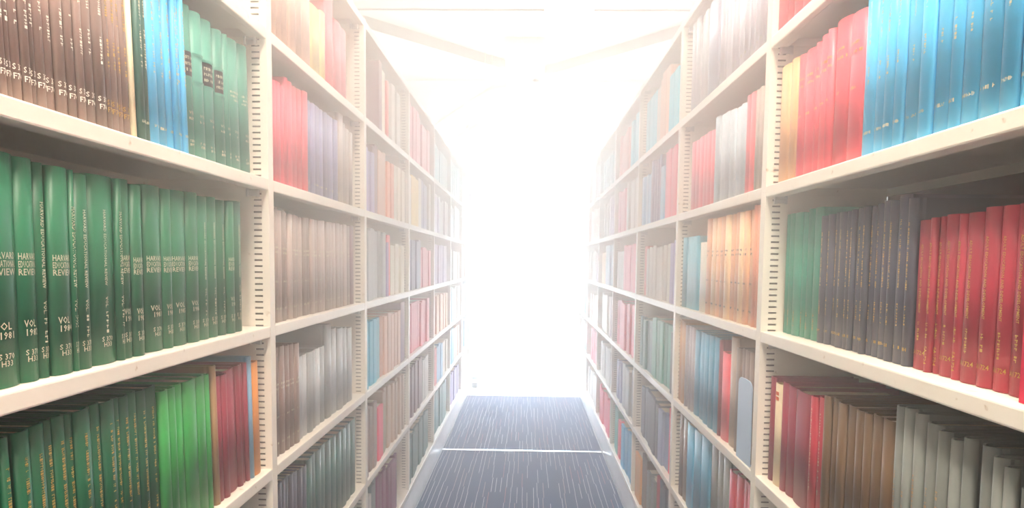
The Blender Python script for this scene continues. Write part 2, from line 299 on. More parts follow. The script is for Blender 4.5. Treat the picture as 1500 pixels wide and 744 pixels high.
def carpet_mat():
    m, nt, b = new_mat('striped_carpet')
    N = nt.nodes.new; L = nt.links.new
    tc = N('ShaderNodeTexCoord'); sx = N('ShaderNodeSeparateXYZ'); L(tc.outputs['Object'], sx.inputs[0])
    def mth(op, a, bv=None):
        q = N('ShaderNodeMath'); q.operation = op
        for i, v in enumerate((a, bv)):
            if v is None: continue
            if isinstance(v, (int, float)): q.inputs[i].default_value = v
            else: L(v, q.inputs[i])
        return q.outputs[0]
    PX, PY = .030, .26
    u = mth('DIVIDE', sx.outputs[0], PX)
    cell = mth('FLOOR', u)
    wn0 = N('ShaderNodeTexWhiteNoise'); wn0.noise_dimensions = '1D'; L(cell, wn0.inputs['W'])
    vv = mth('ADD', mth('DIVIDE', sx.outputs[1], PY), mth('MULTIPLY', mth('FLOOR', mth('MULTIPLY', wn0.outputs['Value'], 3)), .33))
    row = mth('FLOOR', vv)
    cb = N('ShaderNodeCombineXYZ'); L(cell, cb.inputs[0]); L(row, cb.inputs[1])
    wn = N('ShaderNodeTexWhiteNoise'); wn.noise_dimensions = '3D'; L(cb.outputs[0], wn.inputs['Vector'])
    off = mth('MULTIPLY_ADD' if False else 'MULTIPLY', wn.outputs['Value'], .5)
    d = mth('ABSOLUTE', mth('SUBTRACT', mth('FRACT', u), mth('ADD', off, .25)))
    line = mth('LESS_THAN', d, .05)
    sc = N('ShaderNodeSeparateColor'); L(wn.outputs['Color'], sc.inputs[0])
    pres = mth('GREATER_THAN', sc.outputs[1], .22)
    mask = mth('MULTIPLY', mth('MULTIPLY', line, pres), .95)
    ramp = N('ShaderNodeValToRGB'); ramp.color_ramp.interpolation = 'CONSTANT'
    e = ramp.color_ramp.elements
    e[0].color = srgb(206, 204, 202); e[1].position = .55; e[1].color = srgb(196, 178, 170)
    for p, c in ((.75, (224, 222, 220)), (.92, (190, 130, 130))):
        k = e.new(p); k.color = srgb(*c)
    L(sc.outputs[2], ramp.inputs[0])
    n = N('ShaderNodeTexNoise'); n.inputs['Scale'].default_value = 160; L(tc.outputs['Object'], n.inputs['Vector'])
    base = N('ShaderNodeMix'); base.data_type = 'RGBA'; L(n.outputs['Fac'], base.inputs[0])
    base.inputs[6].default_value = srgb(38, 62, 96); base.inputs[7].default_value = srgb(66, 94, 130)
    mx = N('ShaderNodeMix'); mx.data_type = 'RGBA'; L(mask, mx.inputs[0])
    L(base.outputs[2], mx.inputs[6]); L(ramp.outputs[0], mx.inputs[7]); L(mx.outputs[2], b.inputs['Base Color'])
    set_in(b, Roughness=.95, Specular_IOR_Level=.1)
    bump(nt, b, 700, .5, .003)
    return m

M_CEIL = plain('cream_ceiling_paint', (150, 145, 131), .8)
M_WALL = plain('white_wall_paint', (240, 242, 244), .8)
M_FLOOR = plain('pale_vinyl_floor', (232, 234, 236), .35)
CAR_END = 6.62

def struct(name, mb, mat, bevel=0.):
    return tag(link(name, mb.mesh(name, bevel), mat), kind='structure')

# floor slab of the room, pale vinyl, and the carpeted platform between the ranges
struct('floor', MB().box(-ROOMX, ROOMX, -1.6, BACK, -.06, -.012), M_FLOOR)
carpet = tag(link('carpet_platform', MB().box(-XL+.012, XR-.012, -1.5, CAR_END, -.0115, 0).mesh('carpet_platform'), carpet_mat()),
             'blue-grey carpet with fine pale stripes running down the aisle', 'carpet')
strip = tag(link('track_strip', MB().box(-XL+.014, XR-.014, 4.655, 4.685, .0002, .004).mesh('track_strip', .001), plain('brushed_track_steel', (190, 192, 198), .3, .8)),
            'thin metal track strip lying across the striped carpet', 'metal strip')
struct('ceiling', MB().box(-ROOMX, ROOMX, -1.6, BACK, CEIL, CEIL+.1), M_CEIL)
struct('wall_left', MB().box(-ROOMX-.1, -ROOMX, -1.6, BACK, -.06, CEIL), M_WALL)
struct('wall_right', MB().box(ROOMX, ROOMX+.1, -1.6, BACK, -.06, CEIL), M_WALL)
struct('wall_near', MB().box(-ROOMX, ROOMX, -1.7, -1.6, -.06, CEIL), M_WALL)
# far wall with a tall daylight window across the end of the aisle
wb = MB()
WX0, WX1, WZ0, WZ1 = -1.5, 1.6, .42, 2.95
wb.box(-ROOMX, WX0, BACK, BACK+.12, -.06, CEIL).box(WX1, ROOMX, BACK, BACK+.12, -.06, CEIL)
wb.box(WX0, WX1, BACK, BACK+.12, -.06, WZ0).box(WX0, WX1, BACK, BACK+.12, WZ1, CEIL)
struct('wall_back', wb, M_WALL)
struct('baseboard_back', MB().box(-ROOMX, ROOMX, BACK-.015, BACK, -.012, .09), M_WALL, .003)
def emit(name, rgb, strength):
    m = bpy.data.materials.new(name); m.use_nodes = True; nt = m.node_tree
    nt.nodes.clear()
    o = nt.nodes.new('ShaderNodeOutputMaterial'); e = nt.nodes.new('ShaderNodeEmission')
    e.inputs[0].default_value = (*rgb, 1); e.inputs[1].default_value = strength
    nt.links.new(e.outputs[0], o.inputs[0])
    return m
M_DAY = emit('daylit_frosted_glass', (.83, .92, 1.0), WIN_STRENGTH)
win = tag(bpy.data.objects.new('window_1', None), kind='structure'); COL.objects.link(win)
NP, NR = 4, 3
fr = MB()
cw, ch = (WX1-WX0)/NP, (WZ1-WZ0)/NR
for i in range(NP+1):
    x = WX0+i*cw
    fr.box(max(x-.025, WX0), min(x+.025, WX1), BACK+.02, BACK+.075, WZ0, WZ1)
for j in range(NR+1):
    z = WZ0+j*ch
    fr.box(WX0, WX1, BACK+.025, BACK+.07, max(z-.025, WZ0), min(z+.025, WZ1))
link('window_frame', fr.mesh('window_frame'), plain('white_window_frame', (240, 240, 238), .5), win)
for i in range(NP):
    for j in range(NR):
        link('pane', MB().box(WX0+i*cw+.02, WX0+(i+1)*cw-.02, BACK+.045, BACK+.055, WZ0+j*ch+.02, WZ0+(j+1)*ch-.02).mesh('pane'), M_DAY, win)

# ceiling ribs that run in a V and meet above the end of the aisle
def bar(p, q, wid, hgt):
    p, q = Vector(p), Vector(q); d = (q-p).normalized(); s = Vector((-d.y, d.x, 0))*wid/2
    v = [p-s, p+s, q+s, q-s]
    mb = MB(); n = 0
    mb.v = [(a.x, a.y, a.z-hgt) for a in v]+[(a.x, a.y, a.z) for a in v]
    mb.f = [(0,3,2,1),(4,5,6,7),(0,1,5,4),(1,2,6,5),(2,3,7,6),(3,0,4,7)]
    return mb
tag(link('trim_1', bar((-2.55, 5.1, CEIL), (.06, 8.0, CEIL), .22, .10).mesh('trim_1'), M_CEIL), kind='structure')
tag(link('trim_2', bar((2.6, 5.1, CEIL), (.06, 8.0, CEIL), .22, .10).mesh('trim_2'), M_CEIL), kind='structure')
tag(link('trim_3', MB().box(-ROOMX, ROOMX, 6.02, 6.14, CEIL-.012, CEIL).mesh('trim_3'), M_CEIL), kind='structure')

# round ceiling dome at the left, pale pipes, ceiling light panels
def lathe(prof, seg=40):
    bm = bmesh.new(); rings = []
    for r, z in prof:
        rings.append([bm.verts.new((r*math.cos(2*math.pi*i/seg), r*math.sin(2*math.pi*i/seg), z)) for i in range(seg)])
    for a, b in zip(rings[:-1], rings[1:]):
        for i in range(seg):
            j = (i+1) % seg
            bm.faces.new((a[i], a[j], b[j], b[i]))
    bm.faces.new(rings[0][::-1]); bm.faces.new(rings[-1])
    bmesh.ops.recalc_face_normals(bm, faces=bm.faces)
    me = bpy.data.meshes.new('lathe'); bm.to_mesh(me); bm.free()
    for p in me.polygons: p.use_smooth = len(p.vertices) == 4
    return me
dome = tag(link('ceiling_dome', lathe([(.46, 0), (.46, -.03), (.43, -.05), (.40, -.05), (.36, -.085), (.22, -.12), (.05, -.13)]), M_CEIL, None, (-1.62, 5.35, CEIL)),
           'pale round shallow dome on the cream ceiling above the left shelving', 'ceiling dome')
def tube(name, pts, r, mat):
    cu = bpy.data.curves.new(name, 'CURVE'); cu.dimensions = '3D'; cu.bevel_depth = r; cu.bevel_resolution = 3; cu.use_fill_caps = True
    sp = cu.splines.new('POLY'); sp.points.add(len(pts)-1)
    for p, q in zip(sp.points, pts): p.co = (*q, 1)
    o = bpy.data.objects.new(name, cu); me = bpy.data.meshes.new_from_object(o)
    bpy.data.objects.remove(o); bpy.data.curves.remove(cu)
    for p in me.polygons: p.use_smooth = True
    return link(name, me, mat)
M_PIPE = plain('pale_yellow_pipe', (236, 222, 178), .5)
tag(tube('conduit', [(-1.30, 8.34, CAMH+1.42), (-1.06, 7.80, CAMH+1.47), (-.40, 6.36, CAMH+1.5), (-.34, 6.26, CAMH+1.515), (-.27, 6.2, CAMH+1.52), (-.2, 6.18, CAMH+1.52)], .022, M_PIPE),
    'higher of two pale yellow conduits hanging under the cream ceiling', 'conduit')
tag(tube('conduit', [(-1.12, 8.34, CAMH+1.27), (-.86, 7.70, CAMH+1.3), (-.34, 6.42, CAMH+1.3), (-.28, 6.32, CAMH+1.31), (-.2, 6.28, CAMH+1.31)], .022, M_PIPE),
    'lower of two pale yellow conduits hanging under the cream ceiling', 'conduit')

for c_, (px, py, pz) in zip([o for o in COL.objects if o.name.startswith('conduit')], ((-.40, 6.36, CAMH+1.5), (-.34, 6.42, CAMH+1.3))):
    link('hanger_rod', MB().box(px-.003, px+.003, py-.003, py+.003, pz, CEIL).mesh('hanger_rod'), M_PIPE, c_)
M_TRAY = plain('white_light_tray', (244, 244, 240), .5)
def panel(x, y, wx, wy, m_em, label):
    t = tag(bpy.data.objects.new('ceiling_light', None), label, 'ceiling light', 'light panels over the aisle'); COL.objects.link(t)
    t.location = (x, y, CEIL)
    mb = MB(); e = .03
    mb.box(-wx/2-e, wx/2+e, -wy/2-e, -wy/2, -.07, 0).box(-wx/2-e, wx/2+e, wy/2, wy/2+e, -.07, 0)
    mb.box(-wx/2-e, -wx/2, -wy/2, wy/2, -.07, 0).box(wx/2, wx/2+e, -wy/2, wy/2, -.07, 0)
    link('tray', mb.mesh('tray'), M_TRAY, t)
    link('diffuser', MB().box(-wx/2, wx/2, -wy/2, wy/2, -.062, -.05).mesh('diffuser'), m_em, t)
M_EFAR = emit('cool_light_diffuser', (.86, .93, 1.0), LAMP_FAR)
M_ENEAR = emit('warm_light_diffuser', (1.0, .88, .73), LAMP_NEAR)
panel(.31, 5.42, .34, 1.2, M_EFAR, 'white rectangular ceiling light in front of the V of ceiling ribs')
panel(-.05, 7.4, .34, 1.2, M_EFAR, 'added white rectangular ceiling light close to the far window wall')  # added panel with no known source, for the glow at the aisle end
panel(0, .9, .5, 1.2, M_ENEAR, 'warm white ceiling light over the green journals')
panel(0, -.9, .5, 1.0, M_ENEAR, 'warm white ceiling light behind the dark red volumes')

# small grey rail stop on the pale floor at the far end of the left range
rs_ = tag(link('rail_stop', MB().box(-.03, .03, -.02, .02, 0, .05).mesh('rail_stop', .004), plain('grey_rubber', (120, 124, 130), .7), None, (-.53, 7.12, -.0115)),
          'small grey rail stop on the pale floor at the end of the shelving', 'rail stop')
link('cap', MB().box(-.034, .034, -.024, .024, .085, .11).mesh('cap', .003), bpy.data.materials['grey_rubber'], rs_)
link('stem', MB().box(-.012, .012, -.012, .012, .05, .085).mesh('stem'), bpy.data.materials['white_light_tray'], rs_)

# ------------------------------------------------------------------ shelving ranges
DEPTH = .27
M_BACK = plain('shade_backing_sheet', (74, 68, 68), .7)  # added sheet; the shade behind the books is put into its colour
def shelf_mesh(wid):
    """front edge at x=0, depth towards -x, underside of the front lip at z=0"""
    mb = MB()
    h = wid/2
    mb.box(-DEPTH, -.007, -h, h, LIP-.004, LIP-.0003)            # sheet
    me = mb.mesh('shelf')
    bm = bmesh.new(); bm.from_mesh(me)
    def add(b, bev):
        t = b.mesh('t'); k = bmesh.new(); k.from_mesh(t)
        if bev: bmesh.ops.bevel(k, geom=list(k.edges), offset=bev, segments=2, affect='EDGES', profile=.6)
        t2 = bpy.data.meshes.new('t2'); k.to_mesh(t2); k.free(); bm.from_mesh(t2)
        bpy.data.meshes.remove(t); bpy.data.meshes.remove(t2)
    add(MB().box(-.016, 0, -h, h, 0, LIP), .0028)          # folded front lip
    add(MB().box(-.034, -.0155, -h+.002, h-.002, .001, .004), 0)   # return flange
    add(MB().box(-DEPTH, -DEPTH+.002, -h, h, .004, LIP+.004), 0)
    for s in (-1, 1):
        y = s*(h-.001)
        add(MB().box(-DEPTH, -.016, y-.001, y+.001, .004, LIP-.004), 0)
    bm.to_mesh(me); bm.free()
    return me
def clip_mesh():
    mb = MB()
    mb.box(-.046, -.018, -.003, .003, -.013, .004).box(-.046, -.041, -.006, .003, -.015, .002).box(-.024, -.018, -.006, .003, -.015, .002)
    mb.box(-.043, -.021, -.005, .004, -.006, -.001)
    return mb.mesh('shelf_clip', .0008)
PW = .030                                                  # upright width
SLOT, SH = .0133, .0040
def upright_mesh(z0, z1):
    """front face at x=0, width along y, centred"""
    h = PW/2
    mb = MB()
    mb.box(-.004, 0, -h, h, z0, z1)
    for s in (-1, 1):
        a, b = (h-.0025, h) if s > 0 else (-h, -h+.0025)
        mb.box(-.0160, -.004, a, b, z0, z1)
        mb.box(-.050, -.0345, a, b, z0, z1)
        z = z0
        while z < z1:
            mb.box(-.0345, -.0160, a, b, z, min(z+SLOT-SH, z1)); z += SLOT
    return mb.mesh('upright')
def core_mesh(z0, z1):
    return MB().box(-.049, -.005, -.0105, .0105, z0, z1).mesh('slot_shade_core')
def panel_mesh(z0, z1):
    return MB().box(-DEPTH, -.0505, -.0115, .0115, z0, z1).mesh('side_panel')

def fascia_mesh(a, b, zd):
    prof = [(-.02, .012), (.010, .012), (.010, .045), (.0, zd-.026), (-.02, zd-.026)]
    mb = MB(); k = len(prof)
    mb.v = [(x, y, z) for y in (a, b) for x, z in prof]
    mb.f = [(i, (i+1) % k, k+(i+1) % k, k+i)[::-1] for i in range(k)]+[tuple(range(k)), tuple(range(2*k-1, k-1, -1))]
    return mb
def build_range(side, name, label):
    xf = -XL if side == 'L' else XR
    rt = tag(bpy.data.objects.new(name, None), label, 'shelving'); COL.objects.link(rt)
    rt.location = (xf, 0, 0)
    rt.rotation_euler = (0, 0, 0 if side == 'L' else math.pi)
    sg = 1 if side == 'L' else -1
    hs = HS[side]
    ztop = CAMH+hs[0]+LIP+.003; zdeck = CAMH+hs[6]+LIP
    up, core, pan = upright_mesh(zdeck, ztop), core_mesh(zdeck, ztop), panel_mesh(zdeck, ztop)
    sm = shelf_mesh(W-PW-.001); cm = clip_mesh()
    bp = MB().box(-DEPTH-.004, -DEPTH-.001, -(W-PW)/2, (W-PW)/2, zdeck, ztop).mesh('shade_back_panel')
    for b in range(NB0, NB1+2):
        yc = P1[side]+(b-1)*W-PW/2
        u = link('upright', up, M_STEEL, rt, (0, sg*yc, 0))
        link('slot_shade_core', core, M_CHAN, u)
        link('side_panel', pan, M_STEEL, u)
        if b == NB0: continue
        ym = yc-W/2
        link('shade_back_panel', bp, M_BACK, rt, (0, sg*ym, 0))
        for k in range(6):
            s = link('shelf', sm, M_STEEL, rt, (0, sg*ym, CAMH+hs[k]))
            if b < 5:
                for e in (-1, 1):
                    c = link('shelf_clip', cm, M_CLIP, s, (0, e*((W-PW)/2-.0075), 0))
    # carriage: deck, white fascia, foot rail
    y0, y1 = P1[side]+(NB0-1)*W-.04, P1[side]+NB1*W+.02
    a, b = sorted((sg*y0, sg*y1))
    link('deck', MB().box(-DEPTH-.005, .004, a, b, zdeck-.022, zdeck-.0005).mesh('deck', .002), M_STEEL, rt)
    link('fascia', fascia_mesh(a, b, zdeck).mesh('fascia'), plain('white_fascia', (250, 250, 248), .22), rt)
    link('foot_rail', MB().box(-.06, -.006, a, b, .0005, .011).mesh('foot_rail'), plain('dark_rubber_skirt', (60, 62, 70), .7), rt)
    for z in (CAMH+hs[6]-.002,):
        pass
    # end panel at the far end
    ye = sg*(P1[side]+NB1*W+.012)
    link('end_panel', MB().box(-DEPTH-.005, .002, ye-.010, ye+.010, zdeck, ztop+.01).mesh('end_panel', .003), M_STEEL, rt)
    return rt
build_range('L', 'shelving_range', 'cream steel shelving range holding dark green journals and brown volumes')
build_range('R', 'shelving_range', 'cream steel shelving range holding bright blue and dark red volumes')

# ------------------------------------------------------------------ books
def spine_x(y, t, bulge):
    """front of the spine as a function of the place across it, 0 at the crown"""
    r = min(.006, t*.30)*bulge/.5
    q = min(1., abs(y)/(t/2))
    return -r*q*q
def cover_mesh(t, h, D, bulge):
    B = .0026; g = .0012
    n = 6
    ys = [(-.5+i/n)*t for i in range(n+1)]
    xe = spine_x(t/2, t, bulge)
    outer = [(-D, -t/2), (xe-.014, -t/2), (xe-.009, -t/2+g), (xe-.004, -t/2+.0002)]
    outer += [(spine_x(y, t, bulge), y) for y in ys]
    outer += [(xe-.004, t/2-.0002), (xe-.009, t/2-g), (xe-.014, t/2), (-D, t/2)]
    ti = t/2-B
    if ti < .001: ti = t/2*.4; 
    inner = [(-D, -ti), (xe-.014, -ti), (xe-.009, -ti+g*.3), (xe-.006, -ti)]
    inner += [(spine_x(y, t, bulge)-B, y*ti/(t/2)) for y in ys]
    inner += [(xe-.006, ti), (xe-.009, ti-g*.3), (xe-.014, ti), (-D, ti)]
    k = len(outer); v = []; f = []
    for z in (0, h):
        v += [(x, y, z) for x, y in outer]; v += [(x, y, z) for x, y in inner]
    for i in range(k-1):
        f.append((i, i+1, 2*k+i+1, 2*k+i))                       # outside
        f.append((k+i+1, k+i, 3*k+i, 3*k+i+1))                   # inside
        f.append((2*k+i, 2*k+i+1, 3*k+i+1, 3*k+i))               # top edge
        f.append((i+1, i, k+i, k+i+1))                           # bottom edge
    for a in (0, k-1):
        q = (a, k+a, 3*k+a, 2*k+a)
        f.append(q if a else q[::-1])
    me = bpy.data.meshes.new('book_cover'); me.from_pydata(v, [], f)
    sm = [False]*len(me.polygons)
    for i in range(k-1):
        if 3 <= i <= k-5: sm[4*i] = True
    me.polygons.foreach_set('use_smooth', sm)
    me.update()
    return me
def pages_mesh(t, h, D, bulge):
    B = .0028; ti = max(t/2-B, t*.18)
    xe = spine_x(t/2, t, bulge)-.004
    return MB().box(-D+.004, xe-.002, -ti, ti, .003, h-.0045).mesh('page_block')

_txt = {}
def text_geo(s):
    """letters as triangles: list of verts (x right, y up) with unit cap height, and faces, and width"""
    if s in _txt: return _txt[s]
    cu = bpy.data.curves.new('t', 'FONT'); cu.body = s; cu.size = 1.0; cu.resolution_u = 1; cu.space_character = 1.05
    cu.offset = .012
    o = bpy.data.objects.new('t', cu); me = bpy.data.meshes.new_from_object(o)
    v = [(p.co.x, p.co.y) for p in me.vertices]; f = [tuple(p.vertices) for p in me.polygons]
    bpy.data.objects.remove(o); bpy.data.curves.remove(cu); bpy.data.meshes.remove(me)
    mx = max(p[1] for p in v); x0 = min(p[0] for p in v); x1 = max(p[0] for p in v)
    v = [((x-x0)/mx, y/mx) for x, y in v]
    _txt[s] = (v, f, (x1-x0)/mx)
    return _txt[s]
def bars_geo(rng, length, words=3):
    """an unreadable worn line of stamped letters, unit height"""
    v, f = [], []; x = 0
    while x < length:
        if rng.random() < .16: x += .9; continue
        w = rng.uniform(.25, .75); y0 = rng.choice((0, 0, 0, .1)); y1 = rng.choice((1, 1, .9))
        n = len(v)
        if rng.random() < .6:
            v += [(x, y0), (x+w*.38, y0), (x+w*.38, y1), (x, y1)]; f.append((n, n+1, n+2, n+3))
            n += 4; yy = rng.uniform(0, .75)
            v += [(x+w*.38, yy), (x+w, yy), (x+w, yy+.25), (x+w*.38, yy+.25)]; f.append((n, n+1, n+2, n+3))
        else:
            v += [(x, y0), (x+w, y0), (x+w, y1), (x, y1)]; f.append((n, n+1, n+2, n+3))
        x += w+.22
    return v, f, x
class Letters:
    def __init__(s, t, bulge): s.v, s.f, s.t, s.b = [], [], t, bulge
    def _add(s, pts, faces):
        n = len(s.v)
        for y, z in pts:
            y = max(-s.t*.49, min(s.t*.49, y))
            s.v.append((spine_x(y, s.t, s.b)+.0005, y, z))
        s.f += [tuple(n+i for i in q) for q in faces]
    def horiz(s, geo, zc, size, maxw=.92, yc=0):
        v, f, w = geo
        k = min(size, s.t*maxw/max(w, .01)) if True else size
        sx = min(size, s.t*maxw/w)
        s._add([(yc+(x-w/2)*sx, zc+(y-.5)*size*.9) for x, y in v], f)
    def vert(s, geo, ztop, zbot, size, yc=0):
        """reads downwards"""
        v, f, w = geo
        k = (ztop-zbot)/w
        size = min(size, s.t*.8)
        s._add([(yc+(y-.5)*size, ztop-x*k) for x, y in v], f)
    def rect(s, z0, z1, fr=.96, dx=0):
        n = 6; pts = []
        for i in range(n+1):
            y = (-.5+i/n)*s.t*fr
            pts += [(y, z0), (y, z1)]
        s._add(pts, [(2*i, 2*i+2, 2*i+3, 2*i+1) for i in range(n)])
    def mesh(s):
        me = bpy.data.meshes.new('spine_lettering'); me.from_pydata(s.v, [], s.f); me.update()
        return me

def letter(style, i, t, h, bulge, parent, rng):
    def mk(): return Letters(t, bulge)
    def put(L, mat, name='spine_lettering', push=0):
        if not L.v: return
        o = link(name, L.mesh(), mat, parent)
        if name == 'spine_lettering' or name == 'raised_band': o['kind'] = 'stuff'
        if push: o.location.x = push
    bg = lambda n: bars_geo(rng, n)
    if style == 'brown':
        L = mk()
        L.vert(bg(rng.uniform(14, 22)), h*.93, h*.58, .0052)
        L.vert(bg(6), h*rng.uniform(.46, .52), h*.33, .0045)
        L.horiz(text_geo('S 37'), h*.155, .0075, .85); L.horiz(text_geo('F74'), h*.115, .0075, .8)
        put(L, M_WHITE if i < 13 else M_GOLD)
    elif style in ('bars', 'barsb', 'rblue'):
        L = mk()
        if style == 'rblue':
            L.vert(bg(18), h*.86, h*.62, .0042, t*.05)
            L.vert(bg(5), h*.50, h*.40, .0042, t*.05)
            L.horiz(bg(5), h*.135, .0055, .7)
        else:
            L.vert(bg(20), h*.9, h*.42, .0045); L.horiz(bg(4), h*.12, .005, .7)
        put(L, M_SILVER)
    elif style == 'sage':
        L = mk()
        if i in (0, 2, 3):                                  # black title labels between raised bands
            K = mk(); K.rect(h*.54, h*.70); put(K, M_BLACK, 'title_label')
            for q in (.66, .62, .58): L.horiz(bg(7), h*q, .006, .8)
            put(L, M_SILVER, push=.0004); L = mk()
        if i in (1, 2, 3):
            R = mk(); R.rect(h*.705, h*.72, .98); R.rect(h*.52, h*.535, .98)
            put(R, cloth('sage', PAL['sage']), 'raised_band', .0012)
        if i in (5, 6):
            for q in (.60, .57, .54): L.horiz(bg(7), h*q, .005, .7)
        L.horiz(text_geo('VOL'), h*.30, .006, .5)
        L.horiz(bg(3), h*.26, .005, .5); L.horiz(bg(3), h*.11, .005, .5); L.horiz(bg(3), h*.085, .005, .5)
        put(L, M_SILVER)
    elif style == 'harv':
        L = mk()
        if t < .026 or i in (5, 6, 14, 15, 16, 18):
            L.vert(text_geo('HARVARD EDUCATIONAL REVIEW'), h*.82, h*.42, .0058)
            L.vert(text_geo('VOL.'), h*.36, h*.30, .0055); L.vert(bg(4), h*.28, h*.16 if t > .012 else h*.2, .005)
        else:
            for q, s in ((.565, 'HARVARD'), (.53, 'EDUCATIONAL'), (.495, 'REVIEW')): L.horiz(text_geo(s), h*q, .0085, .86)
            L.horiz(text_geo('VOL'), h*.265, .0095, .5, -t*.08); L.horiz(text_geo('198'+str(1+i % 8)), h*.225, .009, .6, t*.04)
        L.horiz(text_geo('S 370'), h*.135, .0075, .62); L.horiz(text_geo('H33'), h*.105, .0075, .5)
        put(L, M_SILVER)
    elif style in ('gold', 'goldh'):
        L = mk()
        if style == 'goldh' and i in (0, 1):
            for q, n in ((.66, 6), (.635, 8), (.61, 5)): L.horiz(bg(n), h*q, .0055, .75)
        else:
            L.vert(bg(30), h*.88, h*.40, .0055)
            L.vert(bg(5), h*.34, h*.2, .005)
        put(L, M_GOLD)
    elif style == 'reds':
        L = mk()
        for q, n in ((.80, 5), (.74, 8)): L.horiz(bg(n), h*q, .006, .8)
        L.horiz(bg(3), h*.5, .006, .5)
        put(L, M_GOLD)
    elif style == 'tealb':
        L = mk(); L.vert(bg(7), h*.2, h*.07, .005); put(L, M_GOLD)
    elif style == 'navyg':
        L = mk(); L.vert(bg(26), h*.87, h*.45, .0042); L.vert(bg(6), h*.36, h*.22, .004); L.horiz(bg(4), h*.10, .006, .7)
        put(L, M_GOLD)
    elif style == 'adult':
        L = mk()
        L.vert(text_geo('ADULT EDUCATION AND DEVELOPMENT'), h*.84, h*.38, .0052)
        L.vert(bg(6), h*.32, h*.17 if t > .02 else h*.22, .005)
        if t > .02: L.horiz(text_geo('SA1724'), h*.115, .0068, .8)
        else: L.vert(text_geo('SA1724'), h*.17, h*.05, .006)
        put(L, M_GOLD)
    elif style == 'squares':
        for q in (.905, .855):
            L = mk(); L.rect(h*(q-.018), h*(q+.018), .42); put(L, M_ORANGE, 'orange_sticker')
    elif style == 'edge':
        L = mk(); L.vert(bg(20), h*.9, h*.2, .004); put(L, M_SILVER)
    elif style == 'greyb':
        L = mk(); L.vert(bg(14), h*rng.uniform(.5, .72), h*.28, .0045); put(L, plain('tan_lettering', (170, 140, 104)) if 'tl' not in _txt else _txt['tl'])
        if 'tl' not in _txt: _txt['tl'] = bpy.data.materials['tan_lettering']
    elif style in ('dots', 'dots2', 'dots3'):
        L = mk()
        L.horiz(bg(3), h*.12, .006, .7)
        if style != 'dots':
            L.horiz(bg(4), h*.66, .006, .7); L.horiz(bg(4), h*.62, .006, .7); L.horiz(bg(3), h*.36, .005, .7)
        put(L, M_SILVER if style != 'dots3' else M_BLACK)

def flush(group_runs):
    """number the books of one row of look-alikes and build them"""
    items = []
    for r in group_runs:
        for bk in r[-1]: items.append((r, bk))
    lab, cnt = group_runs[0][4], group_runs[0][5]
    N = len(items)
    for i, (r, (lo, hi, hh)) in enumerate(items):
        side, row, X, col, _, _, lean, let, D, bulge, _ = r
        rng = random.Random(lo*7+row*131+(17 if side == 'L' else 0))
        t = (hi-lo)/1e4-.0006; h = hh/1e3+rng.uniform(-.0015, .0015)
        n = (i+1) if cnt > 0 else N-i
        z0 = CAMH+HS[side][row]+LIP+.0004
        ym = (lo+hi)/2e4
        dx = rng.uniform(-.004, .003)
        sg = 1 if side == 'L' else -1
        mat = cloth(col, PAL[col], .38, col in ('worn', 'umber'))
        if col in ('taupe', 'slate', 'lilgrey', 'ltgrey', 'bluegrey', 'umber', 'peach') and i % 3 == 1:
            mat = cloth(col+'_highlit', tuple(min(250, c+24) for c in PAL[col]), .3)  # every third book lightened: spine highlights put into the cloth colour
        o = link('bound_volume', cover_mesh(t, h, D+rng.uniform(-.015, .01), bulge), mat)
        a = lean
        # top leans towards the near end of the row (-y in the world)
        ang = math.atan(a)
        o.location = ((-X if sg > 0 else X)+sg*dx, ym, z0+abs(math.sin(ang))*t/2)
        o.rotation_euler = (ang*sg, 0, 0 if sg > 0 else math.pi)
        text = lab.replace('{n} ', ORD[n]+' ') if '{n}' in lab else lab
        g = lab.replace('{n} ', '').split(' from ')[0].split(',')[0]
        tag(o, text, 'book', ('row of look-alikes: '+g) if '{n}' in lab else None)
        link('page_block', pages_mesh(t, h, D-.016, bulge), M_PAGES, o)
        if let: letter(let, i, t, h, bulge, o, rng)
cur = []
for r in RUNS:
    if r[4] != '=' and cur:
        flush(cur); cur = []
    cur.append(r)
flush(cur)

# pale blue plastic bookend standing in front of the taupe volumes
def bookend():
    mb = []
    w, h = .052, .205
    pts = [(-w, 0), (w, 0)]
    for i in range(9):
        a = math.pi*i/8
        pts.append((w*math.cos(a)*(.55)+ (w*.45 if i < 4 else (-w*.45 if i > 4 else 0)), h-.02+.02*math.sin(a)))
    bm = bmesh.new()
    vs = [bm.verts.new((0, y, z)) for y, z in pts]
    f = bm.faces.new(vs)
    ex = bmesh.ops.extrude_face_region(bm, geom=[f])
    bmesh.ops.translate(bm, vec=(-.003, 0, 0), verts=[e for e in ex['geom'] if isinstance(e, bmesh.types.BMVert)])
    bmesh.ops.recalc_face_normals(bm, faces=bm.faces)
    me = bpy.data.meshes.new('bookend'); bm.to_mesh(me); bm.free()
    return me
be = link('bookend', bookend(), plain('pale_blue_plastic', (176, 200, 224), .3))
zz = CAMH+HS['R'][4]+LIP
be.location = (XR+.004, 1.705, zz+.0006); be.rotation_euler = (0, 0, math.pi)
tag(be, 'pale blue rounded bookend in front of the taupe volumes', 'bookend')
link('bookend_foot', MB().box(-.10, -.001, -.045, .045, 0, .0003).mesh('bookend_foot'), bpy.data.materials['pale_blue_plastic'], be)

